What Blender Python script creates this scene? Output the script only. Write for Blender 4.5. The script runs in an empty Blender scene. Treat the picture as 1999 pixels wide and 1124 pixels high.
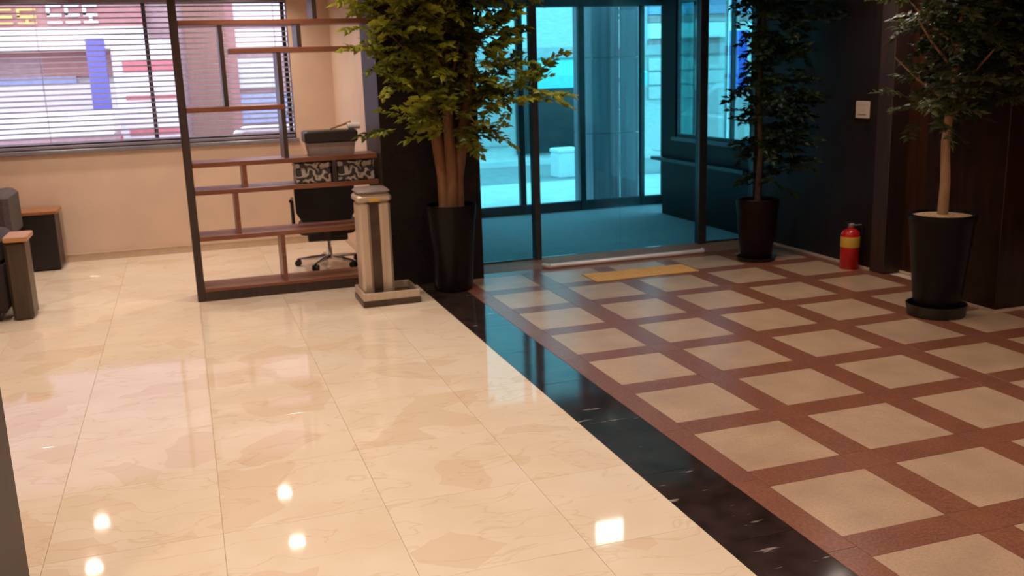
import bpy, math, random
from mathutils import Matrix, Vector
random.seed(7)
sc = bpy.context.scene
col = sc.collection
PI = math.pi

# ------------------------------------------------------------------ camera, sky, exposure
cam_d = bpy.data.cameras.new('camera'); cam = bpy.data.objects.new('camera', cam_d); col.objects.link(cam)
RIGHT = (0.946351905, -0.321651236, -0.030960536)
DOWN = (-0.099936970, -0.200217247, -0.974641296)
FWD = (0.307295744, 0.925447749, -0.221620823)
cam.matrix_world = Matrix((
    (RIGHT[0], -DOWN[0], -FWD[0], -2.030478),
    (RIGHT[1], -DOWN[1], -FWD[1], -6.588077),
    (RIGHT[2], -DOWN[2], -FWD[2], 1.62),
    (0, 0, 0, 1)))
cam_d.sensor_fit = 'HORIZONTAL'; cam_d.sensor_width = 36.0
cam_d.lens = 1874.62 / 1999 * 36.0
cam_d.clip_start = 0.05; cam_d.clip_end = 200
cam_d.dof.use_dof = True; cam_d.dof.focus_distance = 2.6; cam_d.dof.aperture_fstop = 6.0   # hand-held phone focused short
sc.camera = cam
sc.view_settings.view_transform = 'Standard'; sc.view_settings.look = 'None'
sc.view_settings.gamma = 1.0; sc.view_settings.use_curve_mapping = False
sc.view_settings.exposure = 0.0
sc.cycles.transparent_max_bounces = 24
sc.cycles.max_bounces = 10
w = bpy.data.worlds.new('overcast_sky'); sc.world = w; w.use_nodes = True
bg = w.node_tree.nodes['Background']
bg.inputs[0].default_value = (0.84, 0.84, 1.0, 1); bg.inputs[1].default_value = 3.9

WARM = (1.0, 0.82, 0.67)
LAMP_LOUNGE = 64.0
LAMP_ENTRY = 44.0

# ------------------------------------------------------------------ materials
def nodes_of(name):
    m = bpy.data.materials.new(name); m.use_nodes = True
    nt = m.node_tree
    return m, nt, nt.nodes['Principled BSDF']

def N(nt, kind, **kw):
    n = nt.nodes.new(kind)
    for k, v in kw.items(): setattr(n, k, v)
    return n

def ramp(nt, stops):
    r = N(nt, 'ShaderNodeValToRGB'); e = r.color_ramp.elements
    while len(e) < len(stops): e.new(0.5)
    for el, (p, c) in zip(e, stops):
        el.position = p; el.color = (c[0], c[1], c[2], 1)
    return r

def mat(name, c, rough=0.5, metal=0.0, var=0.08, scale=12.0, spec=None, stretch=None, bump=0.0):
    m, nt, b = nodes_of(name)
    tc = N(nt, 'ShaderNodeTexCoord'); mp = N(nt, 'ShaderNodeMapping'); nz = N(nt, 'ShaderNodeTexNoise')
    nt.links.new(tc.outputs['Object'], mp.inputs[0]); nt.links.new(mp.outputs[0], nz.inputs[0])
    if stretch: mp.inputs['Scale'].default_value = stretch
    nz.inputs['Scale'].default_value = scale; nz.inputs['Detail'].default_value = 5
    lo = [max(0, x * (1 - var * 2)) for x in c]; hi = [min(1, x * (1 + var * 2)) for x in c]
    r = ramp(nt, [(0.25, lo), (0.75, hi)])
    nt.links.new(nz.outputs[0], r.inputs[0]); nt.links.new(r.outputs[0], b.inputs['Base Color'])
    b.inputs['Roughness'].default_value = rough; b.inputs['Metallic'].default_value = metal
    if spec is not None: b.inputs['Specular IOR Level'].default_value = spec
    if bump:
        bp = N(nt, 'ShaderNodeBump'); bp.inputs['Strength'].default_value = bump; bp.inputs['Distance'].default_value = 0.002
        nt.links.new(nz.outputs[0], bp.inputs['Height']); nt.links.new(bp.outputs[0], b.inputs['Normal'])
    return m

def glass(name, tint, refl=1.0, rough=0.0):
    m, nt, b = nodes_of(name)
    nt.nodes.remove(b)
    out = nt.nodes['Material Output']
    t = N(nt, 'ShaderNodeBsdfTransparent'); g = N(nt, 'ShaderNodeBsdfGlossy'); mx = N(nt, 'ShaderNodeMixShader')
    nz = N(nt, 'ShaderNodeTexNoise'); nz.inputs['Scale'].default_value = 0.6
    r = ramp(nt, [(0.3, [x * 0.97 for x in tint]), (0.7, tint)])
    nt.links.new(nz.outputs[0], r.inputs[0]); nt.links.new(r.outputs[0], t.inputs[0])
    g.inputs['Roughness'].default_value = rough
    fr = N(nt, 'ShaderNodeFresnel'); fr.inputs[0].default_value = 1.35
    ml = N(nt, 'ShaderNodeMath', operation='MULTIPLY'); ml.inputs[1].default_value = refl
    nt.links.new(fr.outputs[0], ml.inputs[0]); nt.links.new(ml.outputs[0], mx.inputs[0])
    nt.links.new(t.outputs[0], mx.inputs[1]); nt.links.new(g.outputs[0], mx.inputs[2])
    nt.links.new(mx.outputs[0], out.inputs[0])
    return m

def emit(name, c, s):
    m, nt, b = nodes_of(name)
    b.inputs['Base Color'].default_value = (0.8, 0.8, 0.8, 1)
    b.inputs['Emission Color'].default_value = (c[0], c[1], c[2], 1); b.inputs['Emission Strength'].default_value = s
    return m

def tile_coords(nt, scale):
    """world position shifted by a random amount for every tile, so no two tiles repeat"""
    geo = N(nt, 'ShaderNodeNewGeometry'); oi = N(nt, 'ShaderNodeObjectInfo')
    ml = N(nt, 'ShaderNodeVectorMath', operation='SCALE')
    cx = N(nt, 'ShaderNodeCombineXYZ'); nt.links.new(oi.outputs['Random'], cx.inputs[0]); nt.links.new(oi.outputs['Random'], cx.inputs[2])
    nt.links.new(cx.outputs[0], ml.inputs[0]); ml.inputs['Scale'].default_value = 37.0
    ad = N(nt, 'ShaderNodeVectorMath', operation='ADD'); nt.links.new(geo.outputs['Position'], ad.inputs[0]); nt.links.new(ml.outputs[0], ad.inputs[1])
    mp = N(nt, 'ShaderNodeMapping'); mp.inputs['Scale'].default_value = scale
    nt.links.new(ad.outputs[0], mp.inputs[0])
    return mp, oi

def mix_rgb(nt, fac, a, b_):
    m = N(nt, 'ShaderNodeMix', data_type='RGBA')
    nt.links.new(fac, m.inputs[0])
    for s, i in ((a, 6), (b_, 7)):
        if isinstance(s, tuple): m.inputs[i].default_value = (*s, 1)
        else: nt.links.new(s, m.inputs[i])
    return m.outputs[2]

def marble_cream():
    m, nt, b = nodes_of('cream_marble')
    mp, oi = tile_coords(nt, (1, 1, 1))
    warp = N(nt, 'ShaderNodeTexNoise'); warp.inputs['Scale'].default_value = 2.2; nt.links.new(mp.outputs[0], warp.inputs[0])
    sm = N(nt, 'ShaderNodeVectorMath', operation='SCALE'); sm.inputs['Scale'].default_value = 0.35; nt.links.new(warp.outputs[1], sm.inputs[0])
    ad = N(nt, 'ShaderNodeVectorMath', operation='ADD'); nt.links.new(mp.outputs[0], ad.inputs[0]); nt.links.new(sm.outputs[0], ad.inputs[1])
    vo = N(nt, 'ShaderNodeTexVoronoi'); vo.inputs['Scale'].default_value = 3.3; nt.links.new(ad.outputs[0], vo.inputs[0])
    sp = N(nt, 'ShaderNodeSeparateColor'); nt.links.new(vo.outputs['Color'], sp.inputs[0])
    r1 = ramp(nt, [(0.80, (0, 0, 0)), (0.84, (1, 1, 1))]); nt.links.new(sp.outputs[0], r1.inputs[0])
    nz = N(nt, 'ShaderNodeTexNoise'); nz.inputs['Scale'].default_value = 3.0; nz.inputs['Detail'].default_value = 7; nt.links.new(mp.outputs[0], nz.inputs[0])
    r2 = ramp(nt, [(0.3, (0.76, 0.625, 0.485)), (0.7, (0.82, 0.705, 0.575))]); nt.links.new(nz.outputs[0], r2.inputs[0])
    ml = N(nt, 'ShaderNodeMath', operation='MULTIPLY'); ml.inputs[1].default_value = 0.45; nt.links.new(r1.outputs[0], ml.inputs[0])
    c1 = mix_rgb(nt, ml.outputs[0], r2.outputs[0], (0.69, 0.515, 0.36))
    # thin tan veins
    mv = N(nt, 'ShaderNodeMapping'); mv.inputs['Scale'].default_value = (1.3, 4.0, 1); mv.inputs['Rotation'].default_value = (0, 0, 0.35)
    nt.links.new(ad.outputs[0], mv.inputs[0])
    v2 = N(nt, 'ShaderNodeTexNoise'); v2.inputs['Scale'].default_value = 1.6; v2.inputs['Detail'].default_value = 3; nt.links.new(mv.outputs[0], v2.inputs[0])
    r3 = ramp(nt, [(0.485, (0, 0, 0)), (0.50, (1, 1, 1)), (0.515, (0, 0, 0))]); nt.links.new(v2.outputs[0], r3.inputs[0])
    m3 = N(nt, 'ShaderNodeMath', operation='MULTIPLY'); m3.inputs[1].default_value = 0.35; nt.links.new(r3.outputs[0], m3.inputs[0])
    c2 = mix_rgb(nt, m3.outputs[0], c1, (0.60, 0.41, 0.25))
    nt.links.new(c2, b.inputs['Base Color'])
    b.inputs['Roughness'].default_value = 0.05; b.inputs['Specular IOR Level'].default_value = 0.20
    return m

def marble_black():
    m, nt, b = nodes_of('black_marble')
    mp, oi = tile_coords(nt, (5.0, 26.0, 5.0))
    nz = N(nt, 'ShaderNodeTexNoise'); nz.inputs['Scale'].default_value = 1.0; nz.inputs['Detail'].default_value = 3; nt.links.new(mp.outputs[0], nz.inputs[0])
    r = ramp(nt, [(0.68, (0, 0, 0)), (0.74, (1, 1, 1))]); nt.links.new(nz.outputs[0], r.inputs[0])
    mp2, _ = tile_coords(nt, (9, 9, 9))
    n2 = N(nt, 'ShaderNodeTexNoise'); n2.inputs['Scale'].default_value = 1.0; nt.links.new(mp2.outputs[0], n2.inputs[0])
    r2 = ramp(nt, [(0.3, (0.018, 0.011, 0.010)), (0.7, (0.042, 0.026, 0.024))]); nt.links.new(n2.outputs[0], r2.inputs[0])
    nt.links.new(mix_rgb(nt, r.outputs[0], r2.outputs[0], (0.34, 0.29, 0.26)), b.inputs['Base Color'])
    b.inputs['Roughness'].default_value = 0.09; b.inputs['Specular IOR Level'].default_value = 0.38
    return m

def granite(name, c, speck, rough=0.3, amount=0.5):
    m, nt, b = nodes_of(name)
    mp, oi = tile_coords(nt, (1, 1, 1))
    nz = N(nt, 'ShaderNodeTexNoise'); nz.inputs['Scale'].default_value = 95; nz.inputs['Detail'].default_value = 4; nt.links.new(mp.outputs[0], nz.inputs[0])
    r = ramp(nt, [(0.42, (0, 0, 0)), (0.62, (1, 1, 1))]); nt.links.new(nz.outputs[0], r.inputs[0])
    ml = N(nt, 'ShaderNodeMath', operation='MULTIPLY'); ml.inputs[1].default_value = amount; nt.links.new(r.outputs[0], ml.inputs[0])
    n2 = N(nt, 'ShaderNodeTexNoise'); n2.inputs['Scale'].default_value = 5; nt.links.new(mp.outputs[0], n2.inputs[0])
    r2 = ramp(nt, [(0.3, [x * 0.86 for x in c]), (0.7, [min(1, x * 1.1) for x in c])]); nt.links.new(n2.outputs[0], r2.inputs[0])
    nt.links.new(mix_rgb(nt, ml.outputs[0], r2.outputs[0], speck), b.inputs['Base Color'])
    b.inputs['Roughness'].default_value = rough; b.inputs['Specular IOR Level'].default_value = 0.35
    return m

def wood(name, dark, light, rough, axis='z', scale=3.0, spec=0.5):
    m, nt, b = nodes_of(name)
    tc = N(nt, 'ShaderNodeTexCoord'); mp = N(nt, 'ShaderNodeMapping')
    mp.inputs['Scale'].default_value = {'z': (9, 9, 0.8), 'x': (0.8, 9, 9), 'y': (9, 0.8, 9)}[axis]
    nt.links.new(tc.outputs['Object'], mp.inputs[0])
    nz = N(nt, 'ShaderNodeTexNoise'); nz.inputs['Scale'].default_value = scale; nz.inputs['Detail'].default_value = 6; nz.inputs['Distortion'].default_value = 0.8
    nt.links.new(mp.outputs[0], nz.inputs[0])
    r = ramp(nt, [(0.3, dark), (0.7, light)]); nt.links.new(nz.outputs[0], r.inputs[0]); nt.links.new(r.outputs[0], b.inputs['Base Color'])
    b.inputs['Roughness'].default_value = rough; b.inputs['Specular IOR Level'].default_value = spec
    return m

def swirl(name):
    m, nt, b = nodes_of(name)
    tc = N(nt, 'ShaderNodeTexCoord')
    wv = N(nt, 'ShaderNodeTexWave', wave_type='RINGS'); wv.inputs['Scale'].default_value = 5.5; wv.inputs['Distortion'].default_value = 14; wv.inputs['Detail'].default_value = 1.5
    wv.inputs['Detail Scale'].default_value = 2.2
    nt.links.new(tc.outputs['Object'], wv.inputs[0])
    r = ramp(nt, [(0.45, (0.03, 0.025, 0.025)), (0.75, (0.42, 0.35, 0.31))]); nt.links.new(wv.outputs[0], r.inputs[0])
    nt.links.new(r.outputs[0], b.inputs['Base Color']); b.inputs['Roughness'].default_value = 0.4
    return m

def leaf_mat(name, dark, light):
    m, nt, b = nodes_of(name)
    oi = N(nt, 'ShaderNodeObjectInfo'); r = ramp(nt, [(0.0, dark), (1.0, light)])
    nt.links.new(oi.outputs['Random'], r.inputs[0]); nt.links.new(r.outputs[0], b.inputs['Base Color'])
    b.inputs['Roughness'].default_value = 0.45
    b.inputs['Specular IOR Level'].default_value = 0.35
    tl = N(nt, 'ShaderNodeBsdfTranslucent'); mx = N(nt, 'ShaderNodeMixShader'); mx.inputs[0].default_value = 0.35
    nt.links.new(r.outputs[0], tl.inputs[0]); nt.links.new(b.outputs[0], mx.inputs[1]); nt.links.new(tl.outputs[0], mx.inputs[2])
    nt.links.new(mx.outputs[0], nt.nodes['Material Output'].inputs[0])
    return m

M = {
 'cream': marble_cream(), 'black': marble_black(),
 'beige_granite': granite('beige_granite', (0.50, 0.345, 0.235), (0.37, 0.235, 0.15), 0.30, 0.4),
 'red_granite': granite('red_granite', (0.200, 0.072, 0.045), (0.33, 0.14, 0.085), 0.28, 0.55),
 'brown_granite': granite('brown_granite', (0.27, 0.145, 0.095), (0.36, 0.21, 0.14), 0.6, 0.5),
 'grout': mat('grout', (0.70, 0.55, 0.42), 0.6),
 'wall': mat('beige_wall_paint', (0.70, 0.525, 0.41), 0.55, var=0.03, scale=3),
 'wall_dark': wood('dark_wall_veneer', (0.011, 0.007, 0.006), (0.022, 0.013, 0.011), 0.48, spec=0.22),
 'wall_red': wood('red_brown_veneer', (0.013, 0.004, 0.003), (0.032, 0.009, 0.005), 0.30, spec=0.35),
 'wall_lit': wood('lit_brown_veneer', (0.026, 0.009, 0.004), (0.055, 0.020, 0.008), 0.30, spec=0.35),  # lighter brown stands in for the lit, reflecting patch on this wall
 'trim_brown': wood('trim_veneer', (0.030, 0.016, 0.015), (0.05, 0.027, 0.025), 0.4),
 'pillar': mat('black_granite_cladding', (0.015, 0.011, 0.010), 0.45, var=0.2, scale=40, spec=0.2),
 'ceiling': mat('ceiling_paint', (0.62, 0.56, 0.48), 0.8, var=0.02),
 'base': mat('baseboard_paint', (0.60, 0.45, 0.33), 0.4, var=0.05),
 'sill': mat('grey_sill', (0.20, 0.19, 0.23), 0.35, var=0.08),
 'frame': mat('dark_window_frame', (0.06, 0.055, 0.07), 0.4),
 'slat': mat('backlit_slat', (0.24, 0.20, 0.25), 0.45, var=0.03),  # dark mauve tone carries the shade of slats seen against daylight
 'cord': mat('blind_cord', (0.25, 0.22, 0.25), 0.7),
 'shelf_red': wood('reddish_shelf_wood', (0.15, 0.050, 0.028), (0.24, 0.085, 0.045), 0.35, 'x'),
 'shelf_dark': wood('dark_shelf_wood', (0.028, 0.016, 0.014), (0.052, 0.030, 0.026), 0.35, 'z'),
 'tan_wood': wood('tan_wood', (0.42, 0.20, 0.085), (0.56, 0.29, 0.13), 0.3, 'x'),
 'orange_wood': wood('orange_wood', (0.30, 0.115, 0.045), (0.40, 0.165, 0.07), 0.3, 'x'),
 'brown_side': wood('brown_panel', (0.040, 0.026, 0.016), (0.075, 0.046, 0.028), 0.4, 'z'),
 'black_panel': mat('black_panel', (0.012, 0.010, 0.010), 0.4),
 'grey_fabric': mat('grey_fabric', (0.075, 0.060, 0.058), 0.9, var=0.15, scale=60),
 'brown_fabric': mat('dark_brown_fabric', (0.022, 0.012, 0.011), 0.8, var=0.15, scale=60),
 'black_fabric': mat('black_fabric', (0.012, 0.009, 0.009), 0.8, var=0.2, scale=60),
 'steel': mat('brushed_steel', (0.66, 0.54, 0.43), 0.42, 0.6, var=0.05, scale=30, stretch=(1, 1, 0.05)),
 'steel_dark': mat('dark_steel', (0.10, 0.07, 0.055), 0.35, 0.6),
 'chrome': mat('chrome', (0.85, 0.86, 0.9), 0.12, 1.0, var=0.01),
 'rail_metal': mat('polished_rail_metal', (0.92, 0.92, 0.96), 0.30, 0.25, var=0.01),
 'black_plastic': mat('black_plastic', (0.014, 0.012, 0.012), 0.35),
 'grey_plastic': mat('grey_plastic', (0.26, 0.20, 0.19), 0.5),
 'white_plastic': mat('white_plastic', (0.78, 0.74, 0.70), 0.4, var=0.02),
 'cream_plastic': mat('cream_plastic', (0.62, 0.50, 0.42), 0.4, var=0.02),
 'pot_black': mat('black_glazed_pot', (0.005, 0.004, 0.004), 0.35, spec=0.22, var=0.2),
 'pot_brown': mat('dark_brown_pot', (0.008, 0.003, 0.0025), 0.45, spec=0.2, var=0.2),
 'saucer': mat('green_black_saucer', (0.014, 0.015, 0.009), 0.35),
 'soil': mat('dark_soil', (0.05, 0.032, 0.02), 0.95, var=0.3, scale=60, bump=0.6),
 'bark_chips': mat('pale_bark_chips', (0.52, 0.34, 0.21), 0.9, var=0.25, scale=60, bump=0.6),
 'trunk': mat('brown_bark', (0.19, 0.085, 0.038), 0.8, var=0.2, scale=20, stretch=(1, 1, 0.2), bump=0.5),
 'trunk_pale': mat('pale_bark', (0.33, 0.19, 0.10), 0.8, var=0.15, scale=20, stretch=(1, 1, 0.2), bump=0.4),
 'trunk_dark': mat('dark_bark', (0.06, 0.035, 0.02), 0.8, var=0.2, scale=20),
 'leaf_bright': leaf_mat('lamplit_olive_leaf', (0.035, 0.045, 0.008), (0.42, 0.45, 0.045)),  # bright end of the random tone carries lamplit highlights on the leaves
 'leaf_dark': leaf_mat('dark_leaf', (0.010, 0.022, 0.010), (0.030, 0.050, 0.016)),
 'leaf_mid': leaf_mat('mid_green_leaf', (0.012, 0.022, 0.010), (0.10, 0.125, 0.035)),
 'red_paint': mat('red_enamel', (0.52, 0.012, 0.012), 0.25, var=0.05),
 'yellow_label': mat('yellow_label', (0.70, 0.42, 0.05), 0.45, var=0.04),
 'tactile': mat('ochre_tactile_tile', (0.72, 0.40, 0.12), 0.6, var=0.06),
 'swirl': swirl('black_white_swirl'),
 'mat_floor': mat('grey_blue_entrance_mat', (0.42, 0.42, 0.48), 0.85, var=0.06, scale=30),
 'door_frame': mat('dark_door_metal', (0.045, 0.055, 0.065), 0.30, 0.3),
 'glass_tint': glass('teal_tinted_glass', (0.52, 0.87, 0.90), 0.8),
 'glass_outer': glass('pale_outer_glass', (0.74, 0.99, 0.99), 0.6),
 'glass_clear': glass('clear_glass', (0.96, 0.97, 0.99), 0.6),
 'sign_lens': emit('exit_sign_lens', (0.80, 1.0, 0.92), 18.0),
 'lamp_lens': emit('downlight_lens', (1.0, 0.90, 0.76), 80.0),
 'lamp_ring': mat('downlight_ring', (0.75, 0.72, 0.68), 0.4, var=0.02),
 # outdoors
 'pavement': mat('pale_pavement', (0.62, 0.62, 0.62), 0.8, var=0.05, scale=4),
 'road': mat('asphalt', (0.30, 0.31, 0.32), 0.85, var=0.08, scale=6),
 'stone_blue': mat('polished_grey_stone', (0.19, 0.155, 0.19), 0.42, spec=0.3, var=0.16, scale=4, stretch=(6, 6, 0.15)),
 'facade_light': mat('pale_tile_facade', (0.56, 0.58, 0.58), 0.6, var=0.07, scale=9, stretch=(1, 1, 6)),
 'facade_grey': mat('grey_render', (0.42, 0.41, 0.42), 0.7, var=0.06),
 'facade_purple': mat('mauve_cladding', (0.26, 0.22, 0.33), 0.6, var=0.05),
 'fascia_red': mat('red_brown_fascia', (0.36, 0.17, 0.16), 0.55, var=0.06),
 'brick_brown': mat('brown_pink_cladding', (0.38, 0.25, 0.26), 0.7, var=0.08),
 'timber': mat('outdoor_timber', (0.26, 0.13, 0.10), 0.6, var=0.1, stretch=(6, 6, 0.4)),
 'sign_yellow': mat('sign_yellow', (0.66, 0.43, 0.12), 0.5),
 'sign_white': mat('sign_white', (0.74, 0.72, 0.74), 0.5, var=0.03),
 'sign_red': mat('sign_red', (0.56, 0.16, 0.18), 0.5),
 'sign_blue': mat('sign_blue', (0.06, 0.10, 0.72), 0.5, var=0.04),
 'post_blue': mat('blue_post_paint', (0.13, 0.13, 0.55), 0.45, var=0.05),
 'band_blue': mat('pale_blue_band', (0.30, 0.36, 0.58), 0.5),
 'awning': mat('turquoise_awning', (0.16, 0.62, 0.66), 0.7, var=0.05),
 'dark_glass': mat('dark_shop_glass', (0.03, 0.035, 0.04), 0.15),
 'car_glass': mat('sky_pale_car_glass', (0.60, 0.62, 0.64), 0.06, spec=0.9, var=0.02),  # pale base colour stands in for sky reflected in the windows
 'car_white': mat('white_car_paint', (0.80, 0.80, 0.80), 0.2, var=0.01),
 'tyre': mat('tyre_rubber', (0.02, 0.02, 0.02), 0.8),
 'foam': mat('white_foam', (0.80, 0.82, 0.82), 0.6, var=0.02),
 'rail_white': mat('white_rail_paint', (0.82, 0.82, 0.84), 0.4, var=0.02),
}

# ------------------------------------------------------------------ mesh helpers
class MB:
    def __init__(s): s.v = []; s.f = []
    def add(s, vs, fs):
        o = len(s.v); s.v += [tuple(p) for p in vs]; s.f += [tuple(i + o for i in f) for f in fs]; return s
    def box(s, x0, x1, y0, y1, z0, z1, b=0.0):
        """box; with b the vertical and horizontal edges get a small chamfer"""
        if b <= 0:
            vs = [(x, y, z) for z in (z0, z1) for y in (y0, y1) for x in (x0, x1)]
            return s.add(vs, [(0, 2, 3, 1), (4, 5, 7, 6), (0, 1, 5, 4), (2, 6, 7, 3), (0, 4, 6, 2), (1, 3, 7, 5)])
        b = min(b, (x1 - x0) / 2.01, (y1 - y0) / 2.01, (z1 - z0) / 2.01)
        def ring(ins, z):
            a0, a1, c0, c1 = x0 + ins, x1 - ins, y0 + ins, y1 - ins
            return [(a0 + b, c0, z), (a1 - b, c0, z), (a1, c0 + b, z), (a1, c1 - b, z), (a1 - b, c1, z), (a0 + b, c1, z), (a0, c1 - b, z), (a0, c0 + b, z)]
        rs = [ring(b * .9, z0), ring(0, z0 + b), ring(0, z1 - b), ring(b * .9, z1)]
        return s.loft(rs)
    def loft(s, rings, cap=True):
        n = len(rings[0]); vs = [p for r in rings for p in r]; fs = []
        for k in range(len(rings) - 1):
            for i in range(n):
                j = (i + 1) % n
                fs.append((k * n + i, k * n + j, (k + 1) * n + j, (k + 1) * n + i))
        if cap:
            fs.append(tuple(range(n - 1, -1, -1))); fs.append(tuple((len(rings) - 1) * n + i for i in range(n)))
        return s.add(vs, fs)
    def lathe(s, prof, c=(0, 0), n=28):
        return s.loft([[(c[0] + r * math.cos(2 * PI * i / n), c[1] + r * math.sin(2 * PI * i / n), z) for i in range(n)] for r, z in prof])
    def tube(s, pts, rad, n=8):
        pts = [Vector(p) for p in pts]
        if not isinstance(rad, (list, tuple)): rad = [rad] * len(pts)
        rings = []; u = None
        for k, p in enumerate(pts):
            d = (pts[min(k + 1, len(pts) - 1)] - pts[max(k - 1, 0)]).normalized()
            if u is None: u = d.orthogonal().normalized()
            else: u = (u - d * u.dot(d)).normalized()
            v = d.cross(u)
            rings.append([p + (u * math.cos(2 * PI * i / n) + v * math.sin(2 * PI * i / n)) * rad[k] for i in range(n)])
        return s.loft(rings)
    def prism(s, poly, axis, a0, a1):
        """extrude a 2-D outline: axis 'y' -> poly is (x,z); 'x' -> (y,z); 'z' -> (x,y)"""
        f = {'y': lambda p, a: (p[0], a, p[1]), 'x': lambda p, a: (a, p[0], p[1]), 'z': lambda p, a: (p[0], p[1], a)}[axis]
        return s.loft([[f(p, a0) for p in poly], [f(p, a1) for p in poly]])
    def mesh(s, name, m, smooth=False):
        me = bpy.data.meshes.new(name); me.from_pydata(s.v, [], s.f); me.validate(); me.update()
        import bmesh
        bm = bmesh.new(); bm.from_mesh(me); bmesh.ops.recalc_face_normals(bm, faces=bm.faces); bm.to_mesh(me); bm.free()
        if m: me.materials.append(m)
        if smooth:
            for p in me.polygons: p.use_smooth = True
            me.set_sharp_from_angle(angle=math.radians(40))
        return me
    def build(s, name, m, parent=None, smooth=False):
        return link(name, s.mesh(name, m, smooth), parent)

def link(name, me, parent=None, loc=None, rot=None):
    o = bpy.data.objects.new(name, me); col.objects.link(o)
    if loc is not None: o.location = loc
    if rot is not None: o.rotation_euler = rot
    if parent: o.parent = parent
    return o

def tag(o, label, cat, group=None, kind=None):
    if label: o['label'] = label
    if cat: o['category'] = cat
    if group: o['group'] = group
    if kind: o['kind'] = kind
    return o

def thing(name, label, cat, loc=(0, 0, 0), rz=0.0, group=None):
    o = link(name, None); o.location = loc; o.rotation_euler = (0, 0, rz); o.empty_display_size = 0.1
    return tag(o, label, cat, group)

def struct(o): o['kind'] = 'structure'; return o

def copy_tree(o, parent=None):
    c = o.copy(); col.objects.link(c); c.parent = parent
    for ch in list(o.children): copy_tree(ch, c)
    return c

# ------------------------------------------------------------------ floors
floor = struct(MB().box(-5.0, 4.1, -9.0, 3.06, -0.12, -0.004).build('floor', M['grout']))
fl2 = struct(MB().box(0.15, 3.4, 3.06, 3.85, -0.12, -0.004).build('floor', M['grout']))

# cream marble field, 0.6 m tiles
def tile_mesh(name, wx, wy, m, gap=0.0007, h=0.004):
    g = gap; b = 0.0008
    r = lambda i, z: [(g + i, g + i, z), (wx - g - i, g + i, z), (wx - g - i, wy - g - i, z), (g + i, wy - g - i, z)]
    return MB().loft([r(0, -h), r(0, -b), r(b, 0)]).mesh(name, m)
xs = [-0.418, -0.84] + [-1.44 - 0.6 * i for i in range(6)] + [-5.0]
ys = [3.06, 2.82] + [2.22 - 0.6 * i for i in range(14)]
cache = {}
for i in range(len(xs) - 1):
    for j in range(len(ys) - 1):
        x1, x0, y1, y0 = xs[i], xs[i + 1], ys[j], ys[j + 1]
        if i == 0 and y1 > 3.1: continue
        k = (round(x1 - x0, 3), round(y1 - y0, 3))
        if k not in cache: cache[k] = tile_mesh('marble_tile', k[0], k[1], M['cream'])
        link('marble_tile', cache[k], floor, (x0, y0, 0))
# black marble border strip, one row of tiles 0.62 long
me = tile_mesh('black_tile', 0.298, 0.62, M['black'], 0.0012)
for j in range(11): link('black_tile', me, floor, (-0.418, -0.21 - 0.62 * (j - 1), 0))
# entrance: beige granite squares in a red granite lattice, pitch 0.5986
PT, BW = 0.5986, 0.1549
SQ = PT - BW
sq = tile_mesh('beige_square', SQ, SQ, M['beige_granite'], 0.0008)
bx = tile_mesh('red_band', SQ, BW, M['red_granite'], 0.0008)
by = tile_mesh('red_band', BW, SQ, M['red_granite'], 0.0008)
bc = tile_mesh('red_block', BW, BW, M['red_granite'], 0.0008)
bdl = tile_mesh('red_edge_band', 0.12, PT, M['red_granite'], 0.0008)
for i in range(6):
    for j in range(-1, 10):
        x, y = i * PT, -j * PT                       # back-left corner of the square
        if i == 5 and j < 4: continue
        link('beige_square', sq, floor, (x, y - SQ, 0))
        link('red_band', bx, floor, (x, y - PT, 0))
        if i < 5 or j >= 4:
            link('red_band', by, floor, (x + SQ, y - SQ, 0))
            link('red_block', bc, floor, (x + SQ, y - PT, 0))
for j in range(-1, 10): link('red_edge_band', bdl, floor, (-0.12, -j * PT - PT + BW / 2, 0))
# red band and brown stone sill in front of the glass screen
for x0, x1 in ((0.10, 0.85), (0.85, 1.55), (1.55, 2.25), (2.25, 2.94)):
    link('sill_stone', tile_mesh('sill_stone', x1 - x0, 0.42, M['brown_granite'], 0.001), floor, (x0, 0.76, 0))
for x0, x1 in ((-0.12, 1.2), (1.2, 2.94)):
    link('red_band', tile_mesh('red_band', x1 - x0, 0.16, M['red_granite'], 0.001), floor, (x0, 0.60, 0))
vm = struct(MB().box(0.16, 2.94, 1.19, 3.06, -0.004, 0.002).box(0.16, 3.33, 3.06, 3.62, -0.004, 0.002).build('floor_mat_vestibule', M['mat_floor']))
vm.name = 'floor'
vm['label'] = 'grey blue entrance mat between the two glass screens'

# ------------------------------------------------------------------ walls
H = 2.5
wb = MB()
WX0, WX1, WZ0, WZ1 = -4.4, -0.99, 1.035, 2.36
wb.box(-5.0, -0.50, 3.06, 3.26, 0, WZ0); wb.box(-5.0, -0.50, 3.06, 3.26, WZ1, H)
wb.box(-5.0, WX0, 3.06, 3.26, WZ0, WZ1); wb.box(WX1, -0.50, 3.06, 3.26, WZ0, WZ1)
wall_back = struct(wb.build('wall_back', M['wall']))
struct(MB().box(-0.60, -0.50, 1.22, 3.06, 0, H).build('wall_side', M['wall']))
struct(MB().box(-5.15, -5.0, -9.0, 3.26, 0, H).build('wall_left', M['wall']))
struct(MB().box(-5.15, 4.1, -9.15, -9.0, 0, H).build('wall_rear', M['wall']))
struct(MB().box(-5.15, 4.1, -9.15, 3.85, H, H + 0.1).build('ceiling', M['ceiling']))
b = MB().box(-5.0, -0.60, 3.045, 3.06, 0, 0.062).box(-5.0, -0.60, 3.04, 3.06, 0.062, 0.074)
struct(b.build('baseboard_back', M['base']))
struct(MB().box(-0.612, -0.60, 1.22, 3.045, 0, 0.07).build('baseboard_side', M['base']))
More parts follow.
